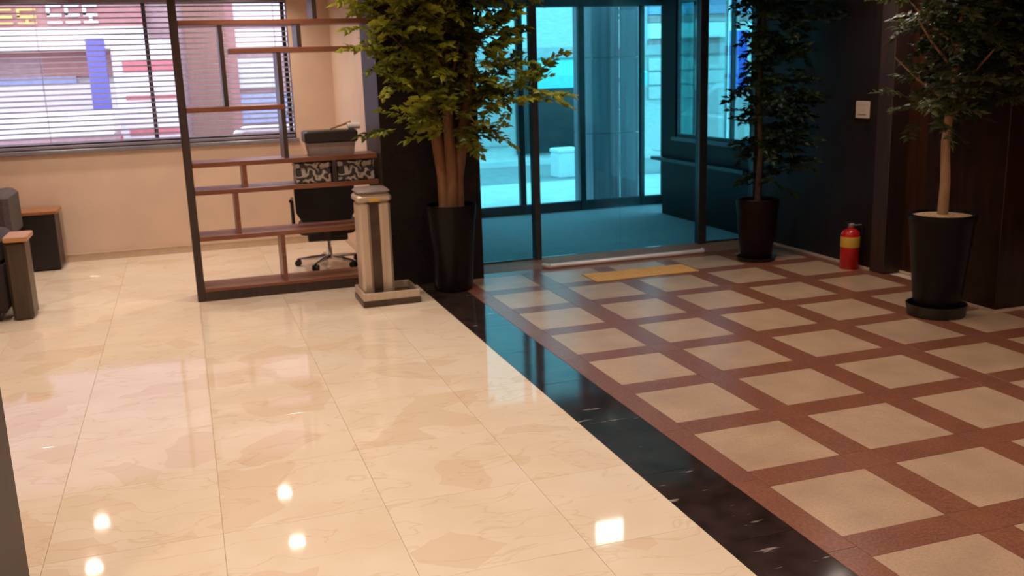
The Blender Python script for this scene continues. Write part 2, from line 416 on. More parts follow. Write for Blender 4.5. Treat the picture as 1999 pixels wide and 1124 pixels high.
# black stone pillar between lounge and entrance, clad in slabs
pl = struct(MB().box(-0.64, 0.13, 0.62, 1.21, 0, H).build('trim_1', M['pillar']))
pl.name = 'pillar'; pl['label'] = 'black stone pillar between lounge and entrance'
# near-left brown pillar at the frame edge
o = struct(MB().box(-3.25, -2.665, -3.80, -3.29, 0, H, 0.006).build('pillar', wood('brown_pillar_veneer', (0.022, 0.012, 0.010), (0.040, 0.022, 0.018), 0.5)))
o['label'] = 'dark brown pillar at the left edge close to the camera'
# right side: dark wall with a side window in the vestibule, brown post, recessed red wall, projecting pier
RX = 2.95
wr = MB()
VY0, VY1, VZ0, VZ1 = 1.24, 2.70, 0.86, 2.40
wr.box(RX, RX + 0.06, -0.50, VY0, 0, H)
wr.box(RX, RX + 0.06, VY0, VY1, 0, VZ0); wr.box(RX, RX + 0.06, VY0, VY1, VZ1, H); wr.box(RX, RX + 0.06, VY1, 3.0, 0, H)
struct(wr.build('wall_right', M['wall_dark']))
struct(MB().box(2.94, 3.12, -0.66, -0.50, 0, H, 0.004).build('trim_2', M['trim_brown']))
struct(MB().box(3.10, 3.25, -1.22, -0.66, 0, H).build('wall_right', M['wall_lit']))
struct(MB().box(2.79, 4.1, -1.90, -1.20, 0, H, 0.004).build('pillar', M['wall_red']))['label'] = 'projecting dark red wood pier at the right edge'
struct(MB().box(4.1, 4.25, -9.0, -1.2, 0, H).build('wall_right', M['wall_red']))
for (x0, x1, y0, y1) in ((2.938, 2.95, -0.50, 1.10), (3.088, 3.10, -1.20, -0.66), (2.778, 2.79, -1.912, -1.20), (2.79, 4.1, -1.912, -1.90)):
    struct(MB().box(x0, x1, y0, y1, 0, 0.018).build('baseboard_right', M['base']))
# vestibule ledge below its side window, and lower trim
struct(MB().box(2.86, RX, 1.22, 3.10, 0.60, 0.635).build('trim_3', M['door_frame']))
struct(MB().box(2.90, RX, VY0, VY1, 0.83, 0.865).build('trim_4', M['sill']))
# vestibule left wall
struct(MB().box(0.02, 0.14, 1.21, 3.85, 0, H).build('wall_vestibule', M['wall_dark']))

# lounge window: frame, mullions, glass; then the blind
wf = MB()
wf.box(WX0, WX1, 3.17, 3.22, WZ0, WZ0 + 0.05); wf.box(WX0, WX1, 3.17, 3.22, WZ1 - 0.05, WZ1)
win = struct(wf.build('window_1', M['frame']))
for x in (WX0, -2.29, WX1 - 0.05):
    MB().box(x, x + 0.035, 3.165, 3.225, WZ0 + 0.05, WZ1 - 0.05).build('mullion', M['frame'], win)
for x0, x1 in ((WX0 + 0.035, -2.29), (-2.255, WX1 - 0.05)):
    MB().box(x0, x1, 3.192, 3.198, WZ0 + 0.05, WZ1 - 0.05).build('pane', M['glass_clear'], win)
struct(MB().box(WX0 - 0.05, WX1 + 0.02, 3.02, 3.19, 1.0, 1.036, 0.005).build('window_sill', M['sill']))['label'] = 'dark grey window sill'
bl = thing('venetian_blind', 'venetian blind, backlit shade in its colour, lowered over the lounge window', 'blind', (0, 3.10, 1.04))
sl = MB()
n = 5
prof = [(-0.025 + 0.05 * i / (n - 1), 0.0035 * (1 - ((i - 2) / 2) ** 2)) for i in range(n)]
ring = lambda x: [(x, y, z + y * 0.26) for y, z in prof] + [(x, y, z + y * 0.26 - 0.002) for y, z in reversed(prof)]
sl.loft([ring(WX0 + 0.02), ring(WX1 - 0.01)])
slm = sl.mesh('slat', M['slat'], True)
z = 0.055
while z < 1.27:
    link('slat', slm, bl, (0, 0, z)); z += 0.0475
MB().box(WX0 + 0.02, WX1 - 0.01, -0.026, 0.026, 0.004, 0.03, 0.004).build('bottom_rail', M['slat'], bl)
MB().box(WX0 + 0.01, WX1 - 0.005, -0.03, 0.03, 1.275, 1.318, 0.004).build('head_rail', M['slat'], bl)
for x in (-4.1, -3.18, -2.27, -1.12):
    MB().tube([(x, -0.027, 0.02), (x, -0.027, 1.29)], 0.0016, 5).build('ladder_cord', M['cord'], bl)
    MB().tube([(x, 0.027, 0.02), (x, 0.027, 1.29)], 0.0016, 5).build('ladder_cord', M['cord'], bl)

# vestibule side window
vf = struct(MB().box(RX + 0.012, RX + 0.05, VY0, VY1, VZ0, VZ0 + 0.04).box(RX + 0.012, RX + 0.05, VY0, VY1, VZ1 - 0.04, VZ1).build('window_2', M['door_frame']))
for y in (VY0, 1.60, VY1 - 0.03): MB().box(RX + 0.012, RX + 0.05, y, y + 0.03, VZ0 + 0.04, VZ1 - 0.04).build('mullion', M['door_frame'], vf)
for y0, y1 in ((VY0 + 0.03, 1.60), (1.63, VY1 - 0.03)): MB().box(RX + 0.028, RX + 0.034, y0, y1, VZ0 + 0.04, VZ1 - 0.04).build('pane', M['glass_outer'], vf)

# ------------------------------------------------------------------ inner tinted glass screen and outer doors
GY = 1.16
scr = struct(MB().box(0.13, RX, GY - 0.05, GY + 0.05, 2.36, H).build('door_1', M['door_frame']))
for x0, x1 in ((0.755, 0.815), (2.35, 2.43), (2.91, 2.95)):
    MB().box(x0, x1, GY - 0.04, GY + 0.04, 0, 2.36, 0.004).build('mullion', M['door_frame'], scr)
for x0, x1 in ((0.13, 0.755), (0.815, 1.58), (1.584, 2.35), (2.43, 2.91)):
    MB().box(x0, x1, GY - 0.006, GY + 0.006, 0.012, 2.36).build('pane', M['glass_tint'], scr)
MB().box(0.13, 0.755, GY - 0.015, GY + 0.015, 0, 0.012).box(2.43, 2.91, GY - 0.015, GY + 0.015, 0, 0.012).build('bottom_channel', M['door_frame'], scr)
OY = 3.74
out = struct(MB().box(0.14, 3.40, OY - 0.06, OY + 0.06, 2.28, H).build('door_2', M['door_frame']))
for x0, x1 in ((0.14, 0.20), (0.83, 0.89), (1.53, 1.60), (2.27, 2.34), (3.04, 3.09), (3.33, 3.40)):
    MB().box(x0, x1, OY - 0.035, OY + 0.035, 0, 2.28, 0.004).build('mullion', M['door_frame'], out)
for x0, x1 in ((0.20, 0.83), (0.89, 1.53), (1.60, 2.27), (2.34, 3.04), (3.09, 3.33)):
    MB().box(x0, x1, OY - 0.03, OY + 0.03, 0.005, 0.105, 0.004).build('bottom_rail', M['door_frame'], out)
    MB().box(x0, x1, OY - 0.005, OY + 0.005, 0.105, 2.28).build('pane', M['glass_outer'], out)
MB().box(0.14, 3.40, OY - 0.10, OY - 0.04, 0, 0.008).build('threshold_strip', M['chrome'], out)
MB().box(3.10, 3.40, 3.02, 3.03, 0.1, 2.28).box(3.36, 3.37, 3.03, OY - 0.035, 0.1, 2.28).build('return_pane', M['glass_outer'], out)
MB().box(3.10, 3.40, 3.0, 3.05, 0, 0.1).box(3.34, 3.39, 3.05, OY - 0.06, 0, 0.1).box(3.35, 3.40, 3.0, 3.05, 0.1, 2.28).build('return_frame', M['door_frame'], out)
MB().box(3.10, 3.40, 3.0, 3.05, 2.28, H).box(3.34, 3.39, 3.05, OY - 0.06, 2.28, H).build('return_header', M['door_frame'], out)

# chrome rail on the floor before the doors, with turned ends
r = thing('floor_rail', 'chrome rail with bent ends on the floor before the glass doors', 'rail', (0, 0, 0))
MB().tube([(0.74, 0.735, 0.018), (1.45, 0.735, 0.018), (2.17, 0.735, 0.018)], 0.02, 12).build('bar', M['rail_metal'], r, True)
for x, dx in ((0.74, -0.035), (2.17, 0.035)):
    MB().tube([(x, 0.735, 0.018), (x + dx * 0.6, 0.75, 0.018), (x + dx, 0.80, 0.017)], [0.02, 0.0195, 0.018], 12).build('end_bend', M['rail_metal'], r, True)

# ochre tactile tiles
tt = MB().box(0.002, 0.298, 0.002, 0.298, 0, 0.006, 0.002)
for i in range(6):
    for j in range(6):
        tt.lathe([(0.014, 0.006), (0.012, 0.0095), (0.007, 0.0108)], (0.03 + 0.048 * i, 0.03 + 0.048 * j), 8)
ttm = tt.mesh('tactile_tile', M['tactile'])
for k, wd in enumerate(('left', 'middle', 'right')):
    o = link('tactile_tile', ttm, None, (0.87 + 0.30 * k, 0.075, 0))
    tag(o, wd + ' one of three ochre studded tactile tiles before the glass doors', 'tactile tile', 'tactile tiles before the doors')

# ------------------------------------------------------------------ ceiling lamps
def downlight(x, y, power, label, group, spread=150):
    t = thing('downlight', label, 'lamp', (x, y, H), 0, group)
    MB().lathe([(0.062, -0.004), (0.085, -0.006), (0.09, 0.0), (0.062, 0.0)], n=24).build('trim_ring', M['lamp_ring'], t)
    MB().lathe([(0.060, -0.003), (0.060, 0.0)], n=20).build('lens', M['lamp_lens'], t)
    ld = bpy.data.lights.new('downlight_beam', 'SPOT'); ld.energy = power; ld.color = WARM
    ld.spot_size = math.radians(spread); ld.spot_blend = 0.9; ld.shadow_soft_size = 0.06
    lo = bpy.data.objects.new('downlight_beam', ld); col.objects.link(lo); lo.parent = t; lo.location = (0, 0, -0.02)
ORD = ('first', 'second', 'third', 'fourth', 'fifth', 'sixth', 'seventh', 'eighth')
for q, y in enumerate((2.70, 1.72, 0.3, -1.3, -2.9, -4.5, -6.1, -7.7)):
    for x, sd in ((-3.14, 'left'), (-1.43, 'right')):
        downlight(x, y if q != 1 else (1.78 if sd == 'left' else 1.60), LAMP_LOUNGE, 'lounge ceiling downlight, %s row, %s from the window wall' % (sd, ORD[q]), 'lounge downlights')
for q, y in enumerate((-0.42, -2.0, -3.6, -5.3, -7.1)):  # pair nearest the doors is added to brighten the floor there
    for x, sd in ((0.85, 'left'), (2.45, 'right')):
        downlight(x, y if (q or sd == 'left') else -0.95, LAMP_ENTRY * (1.15 if q == 0 else 1), 'unseen entrance ceiling downlight, %s row, %s from the glass doors' % (sd, ORD[q]), 'entrance downlights')
# lit exit sign hung from the ceiling before the doors; the floor shows its reflection
t = thing('exit_sign', 'pale green lit exit sign box hung from the ceiling before the doors', 'sign', (1.12, 0.45, 2.20))
MB().box(-0.14, 0.14, -0.02, 0.02, 0, 0.22, 0.004).build('housing', M['cream_plastic'], t)
MB().box(-0.125, 0.125, -0.024, -0.02, 0.012, 0.208).build('lens', M['sign_lens'], t)
for x in (-0.1, 0.1): MB().tube([(x, 0, 0.22), (x, 0, 0.30)], 0.004, 6).build('hanger', M['chrome'], t)

# ------------------------------------------------------------------ open partition shelf
SX0, SX1, SY0, SY1 = -2.055, -0.642, 0.768, 1.07
sh = thing('partition_shelf', 'open reddish wood partition shelf with a dark post beside the black pillar', 'shelf', (SX0, SY0, 0))
L = lambda x: x - SX0
D = SY1 - SY0
MB().box(0, 0.058, 0, D, 0, H - 0.001, 0.003).build('post', M['shelf_dark'], sh)
MB().box(0.058, L(SX1), 0.0, D, 0, 0.072).build('kick_board', M['shelf_dark'], sh)['label'] = 'dark kick board'
MB().box(0.058, L(SX1), -0.004, D, 0.072, 0.098, 0.002).build('bottom_board', M['shelf_red'], sh)
for x0, zz in ((SX0 + 0.058, 0.470), (SX0 + 0.058, 0.810), (SX0 + 0.058, 1.010), (-1.665, 1.812), (SX0 + 0.058, 2.010)):
    MB().box(L(x0), L(SX1), 0, D, zz - 0.0175, zz + 0.0175, 0.002).build('board', M['shelf_red'], sh)
MB().box(0.058, L(-1.30), 0, D, 1.404 - 0.0175, 1.404 + 0.0175, 0.002).build('board', M['shelf_red'], sh)
for x, z0, z1, m in ((-1.40, .098, .4525, 'shelf_red'), (-1.71, .4875, .7925, 'shelf_red'), (-1.635, .8275, .9925, 'shelf_red'),
                  (-1.32, 1.0275, 1.7945, 'shelf_dark'), (-1.715, 1.4215, 1.9925, 'shelf_dark'), (-1.165, 1.8295, 1.9925, 'shelf_dark'),
                  (-1.04, 2.0275, H - 0.001, 'shelf_dark'), (-0.975, .8275, .9925, 'shelf_dark')):
    MB().box(L(x) - 0.016, L(x) + 0.016, 0.003, D, z0, z1).build('divider', M[m], sh)

# things on the shelf
t = thing('storage_tray', 'grey storage box with a dark lid on the shelf', 'box', (-0.975, 0.92, 1.028))
MB().loft([[(sx * a, sy * b_, z) for sx, sy in ((-1, -1), (1, -1), (1, 1), (-1, 1))] for a, b_, z in ((.165, .095, 0), (.18, .105, .095))]).build('bin', M['grey_plastic'], t)
MB().box(-.20, .20, -.118, .118, .095, .185, 0.012).build('lid', M['black_plastic'], t)
t = thing('paper_roll', 'white paper roll lying on the dark lid', 'roll', (-0.80, 0.90, 1.213 + 0.024))
MB().tube([(-.035, 0, 0), (.06, 0, 0)], 0.024, 14).build('paper', M['white_plastic'], t, True)
MB().tube([(-.037, 0, 0), (.062, 0, 0)], 0.008, 10).build('core', M['grey_plastic'], t)
MB().tube([(-0.96, 0.955, 1.2185), (-0.885, 0.952, 1.240), (-0.80, 0.948, 1.2655)], [0.006, 0.007, 0.009], 8).build('wooden_stick', M['orange_wood'])
tag(bpy.data.objects['wooden_stick'], 'short wooden stick leaning over the white paper roll', 'stick')
for x0, x1, lb in ((-1.262, -1.00, 'left'), (-0.95, -0.668, 'right')):
    t = thing('patterned_box', 'black and white swirl patterned box, %s one of the shelf pair' % lb, 'box', ((x0 + x1) / 2, 0.90, 0.828), 0, 'patterned boxes on the shelf')
    hw = (x1 - x0) / 2
    MB().box(-hw, hw, -0.11, 0.11, 0, 0.115, 0.006).build('body', M['swirl'], t)
    MB().box(-hw - 0.003, hw + 0.003, -0.113, 0.113, 0.115, 0.155, 0.006).build('lid', M['swirl'], t)

# office chair behind the shelf
t = thing('office_chair', 'low black office chair on a chrome base behind the partition shelf', 'chair', (-0.93, 1.76, 0), -0.15)
MB().box(-.25, .25, -.22, .25, .30, .40, 0.035).build('seat', M['black_fabric'], t, True)
b = MB(); rg = []
for z, y, hw in ((.42, -.19, .20), (.50, -.215, .245), (.68, -.225, .25), (.84, -.235, .24), (.90, -.24, .20)):
    rg.append([(-hw, y - .02, z), (-hw * .6, y - .045, z), (hw * .6, y - .045, z), (hw, y - .02, z), (hw, y + .03, z), (hw * .6, y + .01, z), (-hw * .6, y + .01, z), (-hw, y + .03, z)])
b.loft(rg).build('backrest', M['black_fabric'], t, True)
MB().box(-.03, .03, -.235, -.10, .26, .45).build('back_bracket', M['black_plastic'], t)
MB().box(-.17, .17, -.14, .14, .235, .30, 0.01).build('mechanism', M['black_plastic'], t)
MB().lathe([(.026, .085), (.026, .16), (.02, .16), (.02, .24)], n=14).build('gas_post', M['chrome'], t, True)
bs = MB().lathe([(.04, .06), (.045, .075), (.03, .095)], n=12)
for k in range(5):
    a = 2 * PI * k / 5 + 0.5
    c, s_ = math.cos(a), math.sin(a)
    bs.tube([(0.03 * c, 0.03 * s_, .078), (.15 * c, .15 * s_, .072), (.27 * c, .27 * s_, .060)], [.02, .018, .013], 8)
bs.build('star_base', M['chrome'], t, True)
for k in range(5):
    a = 2 * PI * k / 5 + 0.5
    cc = Vector((.275 * math.cos(a), .275 * math.sin(a), .028)); d = Vector((-math.sin(a), math.cos(a), 0))
    wmb = MB().tube([cc - d * .024, cc - d * .008], .028, 12).tube([cc + d * .008, cc + d * .024], .028, 12)
    wmb.tube([cc + Vector((0, 0, .0)) , cc + Vector((0, 0, .04))], .009, 6).build('caster', M['black_plastic'], t)
for sx in (-1, 1):
    MB().tube([(sx * .22, .1, .32), (sx * .29, .1, .36), (sx * .29, .09, .56), (sx * .29, .16, .58), (sx * .29, -.08, .585)], .016, 8).build('armrest', M['black_plastic'], t, True)

# umbrella bagging stand
t = thing('umbrella_bagger', 'brushed steel umbrella bag stand with a dark slot on a wide base tray', 'stand', (-0.73, 0.2, 0))
X = lambda x: x + 0.73
Y = lambda y: y - 0.2
MB().box(X(-.945), X(-.525), Y(.03), Y(.40), 0, .045, 0.006).build('base', M['steel_dark'], t)
b = MB()
b.box(X(-.94), X(-.53), Y(.035), Y(.052), .045, .10, .003); b.box(X(-.94), X(-.53), Y(.378), Y(.395), .045, .10, .003)
b.box(X(-.94), X(-.923), Y(.052), Y(.378), .045, .10, .003); b.box(X(-.547), X(-.53), Y(.052), Y(.378), .045, .10, .003)
b.build('tray_rim', M['steel'], t)
for x0, x1 in ((-.918, -.838), (-.770, -.690)):
    MB().box(X(x0), X(x1), Y(.14), Y(.36), .045, .735, .018).build('column', M['steel'], t, True)
MB().box(X(-.838), X(-.770), Y(.17), Y(.34), .045, .735).build('slot', M['steel_dark'], t)['label'] = 'dark slot'
MB().box(X(-.930), X(-.680), Y(.125), Y(.37), .735, .79, .016).build('head', M['steel'], t, True)
MB().box(X(-.925), X(-.685), Y(.13), Y(.365), .79, .83, .02).build('top_cap', M['grey_plastic'], t, True)
MB().box(X(-.842), X(-.775), Y(.119), Y(.125), .742, .765).build('yellow_tag', M['yellow_label'], t)

# ------------------------------------------------------------------ lounge furniture at the left edge
t = thing('side_table', 'black side table with an orange wood top against the beige wall', 'table', (-3.52, 2.86, 0.012))
MB().box(-.36, .36, -.19, .17, .492, .522, 0.004).build('top', M['orange_wood'], t)
MB().box(-.33, .33, -.17, .15, .30, .492).build('apron', M['black_panel'], t)
MB().box(.08, .335, -.175, .155, 0, .492, 0.004).build('leg_panel', M['black_panel'], t)
MB().box(-.335, -.10, -.175, .155, 0, .492, 0.004).build('leg_panel', M['black_panel'], t)
t = thing('stool', 'narrow brown box stool with a tan wooden top at the left edge', 'stool', (-3.19, 0.90, 0))
MB().box(-.100, .055, -.17, .13, .560, .598, 0.006).build('top', M['tan_wood'], t)
MB().box(-.105, .030, -.15, .11, 0.0, .560, 0.02).build('body', M['brown_side'], t)
t = thing('lounge_chair', 'grey fabric lounge chair cut by the left frame edge before the side table', 'chair', (-3.80, 2.27, -0.0), 0)
MB().box(-.36, .36, -.32, .30, .26, .44, 0.04).build('seat', M['grey_fabric'], t, True)
MB().box(.22, .38, -.32, .30, .40, .775, 0.04).build('backrest', M['grey_fabric'], t, True)
for y0, y1 in ((-.36, -.27), (.22, .31)): MB().box(-.36, .22, y0, y1, .26, .60, 0.03).build('armrest', M['grey_fabric'], t, True)
for sx in (-1, 1):
    for sy in (-1, 1):
        MB().tube([(sx * .30, sy * .24, .27), (sx * .32, sy * .26, 0)], [.022, .014], 8).build('leg', M['black_panel'], t)
o = thing('lounge_chair', 'dark brown upholstered seat touching the left side of the narrow stool', 'chair', (-3.68, 1.06, 0), 0)
MB().box(-.36, .365, -.32, .30, .06, .43, 0.03).build('seat', M['brown_fabric'], o, True)
MB().box(.20, .365, -.32, .30, .40, .60, 0.04).build('backrest', M['brown_fabric'], o, True)
for sx in (-1, 1):
    for sy in (-1, 1):
        MB().box(sx * .28 - .025, sx * .28 + .025, sy * .24 - .025, sy * .24 + .025, 0, .065).build('leg', M['black_panel'], o)

# ------------------------------------------------------------------ potted trees
def frond_mesh(name, m, length, n_pair, lw, ll, droop, seed=1):
    """one compound leaf: a rachis with loose pairs of pointed leaflets and one at the tip"""
    rnd = random.Random(seed)
    b = MB()
    def pt(s): return Vector((length * s, 0, -droop * s * s))
    b.tube([pt(0), pt(.5), pt(1)], [.0022, .0018, .001], 4)
    def leaflet(p, d, l, wd):
        d = d.normalized(); side = (d.cross(Vector((0, 0, 1))) + Vector((0, 0, rnd.uniform(-.7, .7)))).normalized(); up = side.cross(d)
        q = [p, p + d * l * .42 + side * wd, p + d * l - up * l * .15, p + d * l * .42 - side * wd, p + d * l * .5 + up * wd * .3]
        b.add(q, [(0, 1, 4), (1, 2, 4), (2, 3, 4), (3, 0, 4)])
    for k in range(n_pair):
        s_ = .22 + .74 * k / max(1, n_pair - 1)
        for sg in (-1, 1):
            p = pt(min(1, s_ + rnd.uniform(-.06, .06)))
            leaflet(p, Vector((rnd.uniform(.3, .9), sg, rnd.uniform(-.7, .35))), ll * rnd.uniform(.7, 1.1), lw * rnd.uniform(.8, 1.1))
    leaflet(pt(1), Vector((1, rnd.uniform(-.3, .3), -.35)), ll, lw)
    me = bpy.data.meshes.new(name); me.from_pydata(b.v, [], b.f); me.update(); me.materials.append(m)
    return me

def leaves(t, meshes, n, blobs, seed, up=0.25, ok=None):
    rnd = random.Random(seed)
    tot = sum(bl_[6] for bl_ in blobs)
    for (cx, cy, cz, rx, ry, rz, wt) in blobs:
        want = int(n * wt / tot); got = 0; tries = 0
        while got < want and tries < want * 30:
            tries += 1
            while True:
                u = Vector((rnd.uniform(-1, 1), rnd.uniform(-1, 1), rnd.uniform(-1, 1)))
                if 0.15 < u.length < 1: break
            p = Vector((cx + u.x * rx * .82, cy + u.y * ry * .82, cz + u.z * rz * .82))
            az = math.atan2(u.y * 1.0 + rnd.uniform(-.5, .5), u.x + rnd.uniform(-.5, .5))
            pitch = -(up + .5 * u.z) + rnd.uniform(-.35, .35)
            if ok:
                wp = Vector(t.location) + p; tip = wp + Vector((math.cos(az) * math.cos(pitch), math.sin(az) * math.cos(pitch), -math.sin(pitch))) * 0.33
                if not (ok(wp) and ok(tip)): continue
            o = link('leaf', meshes[rnd.randrange(len(meshes))], t, p, (rnd.uniform(-.5, .5), pitch, az))
            s_ = rnd.uniform(.75, 1.2); o.scale = (s_, s_, s_); got += 1

def pot(t, prof, m, soil_z, soil_r, soil_m, name='pot'):
    MB().lathe(prof, n=36).build(name, m, t, True)
    MB().lathe([(soil_r, soil_z - .02), (soil_r, soil_z), (soil_r * .6, soil_z + .008), (0.01, soil_z + .012)], n=24).build('soil', soil_m, t)

# big tree by the black pillar
t = thing('potted_tree', 'large bright leafy tree with twisted trunks in a black pot by the pillar', 'plant', (-0.19, 0.36, 0))
pot(t, [(.135, 0), (.145, .01), (.165, .35), (.192, .625), (.192, .65), (.172, .65), (.165, .60)], M['pot_black'], .618, .168, M['soil'])
for k, (pts, rs) in enumerate((
    ([(-.03, 0, .60), (-.035, .02, .85), (-.07, .02, 1.12), (-.12, 0, 1.50), (-.20, 0, 1.95)], [.060, .052, .048, .040, .022]),
    ([(.04, -.02, .60), (.05, -.02, .85), (.10, -.02, 1.10), (.16, -.03, 1.40), (.20, .0, 1.9)], [.062, .055, .050, .040, .02]),
    ([(.0, .05, .60), (.0, .06, .9), (.03, .05, 1.2), (.02, .06, 1.6), (.05, .05, 2.1)], [.055, .048, .042, .035, .02]),
    ([(0, -.05, .60), (.01, -.06, .88), (.0, -.05, 1.15), (-.02, -.08, 1.5), (-.1, -.1, 1.85)], [.05, .045, .040, .03, .015]))):
    MB().tube(pts, rs, 10).build('trunk', M['trunk'], t, True)
fm = [frond_mesh('leaf', M['leaf_bright'], L_, n_, .022, .080, d_, q) for q, (L_, n_, d_) in enumerate(((.28, 8, .06), (.24, 7, .05), (.30, 9, .09), (.26, 8, .03)))]
for k in range(10):
    a = k * 2.4; MB().tube([(0.1 * math.cos(a), .04 * math.sin(a), 1.35 + .05 * k), (.3 * math.cos(a), .2 * math.sin(a), 1.55 + .06 * k), (.45 * math.cos(a), .3 * math.sin(a), 1.7 + .06 * k)], [.012, .008, .004], 6).build('branch', M['trunk'], t)
leaves(t, fm, 296, [(-.28, -.02, 1.92, .36, .30, .34, 2.4), (.12, -.05, 1.72, .38, .32, .36, 3.2), (.02, 0, 2.2, .62, .36, .20, 2.4),
                    (-.42, -.08, 1.60, .16, .15, .14, .5), (.03, -.12, 1.27, .20, .16, .24, 1.9), (.42, -.05, 1.46, .22, .2, .22, .9), (-.34, -.1, 1.24, .10, .1, .1, .25), (.62, .0, 1.46, .16, .15, .12, .35)], 3, ok=lambda p: p.z < 2.46 and (p.y < .58 or p.x > .2) and p.y < 1.05 and (p.x + .19) * .946 - (p.y - .36) * .322 > -.70)

# dark narrow tree by the side window
t = thing('potted_tree', 'dark narrow tree in a dark brown pot by the right end of the glass doors', 'plant', (2.42, 0.28, 0))
pot(t, [(.12, .02), (.125, .03), (.155, .25), (.165, .40), (.175, .49), (.175, .51), (.155, .51), (.15, .47)], M['pot_brown'], .48, .152, M['soil'])
MB().lathe([(.12, 0), (.155, .004), (.165, .03), (.155, .03), (.145, .012), (.01, .012)], n=28).build('saucer', M['saucer'], t, True)
MB().tube([(0, 0, .46), (.02, 0, .9), (0, .02, 1.4), (.02, 0, 2.1)], [.028, .024, .02, .01], 8).build('trunk', M['trunk_dark'], t, True)
fd = [frond_mesh('leaf', M['leaf_dark'], L_, n_, .020, .068, d_, q) for q, (L_, n_, d_) in enumerate(((.24, 8, .06), (.20, 7, .05), (.22, 8, .08)))]
leaves(t, fd, 270, [(.14, -.05, 1.95, .36, .32, .36, 2), (.08, -.04, 1.5, .32, .30, .34, 2), (.04, -.04, 1.1, .27, .26, .26, 1.5), (.0, -.03, .80, .22, .2, .2, .8), (.1, 0, 2.22, .38, .3, .18, 1)], 5, ok=lambda p: p.z < 2.46 and p.x < 2.93 and p.y < 1.08 and (p.x - 2.42) * .946 - (p.y - .28) * .322 > -.25)

# tree at the right, pale trunk, in a tall black pot on a saucer
t = thing('potted_tree', 'tree with a single pale trunk in a tall black pot at the right', 'plant', (2.44, -1.77, 0))
pot(t, [(.135, .03), (.14, .04), (.165, .3), (.195, .60), (.205, .62), (.205, .655), (.185, .655), (.18, .63)], M['pot_black'], .638, .182, M['bark_chips'])
MB().lathe([(.14, 0), (.175, .005), (.185, .075), (.175, .075), (.16, .02), (.01, .02)], n=32).build('saucer', M['saucer'], t, True)
MB().tube([(0.0, 0, .62), (.005, 0, .85), (-.005, .01, 1.1), (.02, 0, 1.5), (.05, 0, 2.0)], [.034, .031, .027, .022, .012], 10).build('trunk', M['trunk_pale'], t, True)
for k in range(7):
    a = k * 2.4; MB().tube([(0.02, 0, 1.25 + .07 * k), (.2 * math.cos(a), .2 * math.sin(a), 1.42 + .07 * k), (.33 * math.cos(a), .33 * math.sin(a), 1.55 + .07 * k)], [.01, .007, .004], 6).build('branch', M['trunk_pale'], t)
fr3 = [frond_mesh('leaf', M['leaf_mid'], L_, n_, .0155, .074, d_, q) for q, (L_, n_, d_) in enumerate(((.26, 9, .07), (.22, 8, .05), (.30, 10, .1)))]
leaves(t, fr3, 290, [(-.02, 0, 1.92, .36, .34, .30, 2.4), (.34, .0, 1.80, .32, .32, .30, 2.0), (.06, .02, 2.2, .5, .4, .18, 1.5), (-.26, 0, 1.40, .20, .2, .24, 1.0), (.28, 0, 1.45, .26, .25, .22, 1)], 9, ok=lambda p: p.z < 2.46 and (p.x < 2.77 or p.y < -1.93) and (p.x - 2.44) * .946 - (p.y + 1.77) * .322 > -.34)

# fire extinguisher
t = thing('fire_extinguisher', 'red fire extinguisher with a yellow label against the dark wall', 'extinguisher', (2.865, -0.355, 0))
MB().lathe([(.068, 0), (.073, .006), (.073, .268), (.066, .292), (.045, .312), (.026, .322), (.024, .335)], n=28).build('cylinder', M['red_paint'], t, True)
MB().lathe([(.0738, .175), (.0745, .178), (.0745, .255), (.0738, .258)], n=28).build('label_band', M['yellow_label'], t, True)
MB().lathe([(.028, .330), (.030, .333), (.030, .352), (.018, .362)], n=16).build('valve', M['grey_plastic'], t, True)
MB().box(-.055, .025, -.011, .011, .362, .372, .003).build('lever', M['black_plastic'], t)
MB().box(-.06, .0, -.010, .010, .340, .350, .003).build('handle', M['black_plastic'], t)
MB().tube([(.02, -.02, .345), (.055, -.05, .35), (.075, -.045, .30), (.080, -.02, .16), (.079, .0, .10)], .008, 8).build('hose', M['black_plastic'], t, True)

# wall switch plate
t = thing('wall_switch', 'cream wall control plate on the dark right wall', 'switch', (RX, -0.33, 1.17))
MB().box(-.014, 0, -.078, .078, 0, .13, .004).build('plate', M['cream_plastic'], t)
MB().box(-.018, -.014, -.05, .05, .03, .10, .002).build('rocker', M['cream_plastic'], t)

# ------------------------------------------------------------------ outdoors
GZ = -0.12
struct(MB().box(-40, 40, 3.27, 7.6, GZ - 0.2, GZ).build('ground', M['pavement']))['label'] = 'pale pavement outside the building'
struct(MB().box(-40, 40, 7.6, 11.2, GZ - 0.3, GZ - 0.10).build('ground', M['road']))['label'] = 'asphalt street'
struct(MB().box(-40, 40, 11.2, 13, GZ - 0.2, GZ).build('ground', M['pavement']))['label'] = 'pavement across the street'
struct(MB().box(0.0, 3.6, 3.06, 4.0, GZ, -0.004).build('ground', M['pavement']))['label'] = 'entrance step outside the doors'
# stone column outside the doors, clad in three courses of slabs
cx0, cx1, cy0, cy1 = 2.66, 3.27, 4.25, 4.85
t = thing('stone_column', 'grey blue polished stone column outside the glass doors', 'column', (2.965, 4.55, GZ))
hw = 0.285
MB().box(-hw, hw, -hw, hw, 0, 3.4).build('core', M['facade_grey'], t)
for z0, z1 in ((0.0, .94), (.948, 1.84), (1.848, 2.74), (2.748, 3.4)):
    for (a0, a1, b0, b1) in ((-hw - .02, -.002, -hw - .02, -hw), (.002, hw + .02, -hw - .02, -hw), (-hw - .02, -hw, -hw, hw), (hw, hw + .02, -hw, hw)):
        MB().box(a0, a1, b0, b1, z0 + .002, z1, .002).build('slab', M['stone_blue'], t)

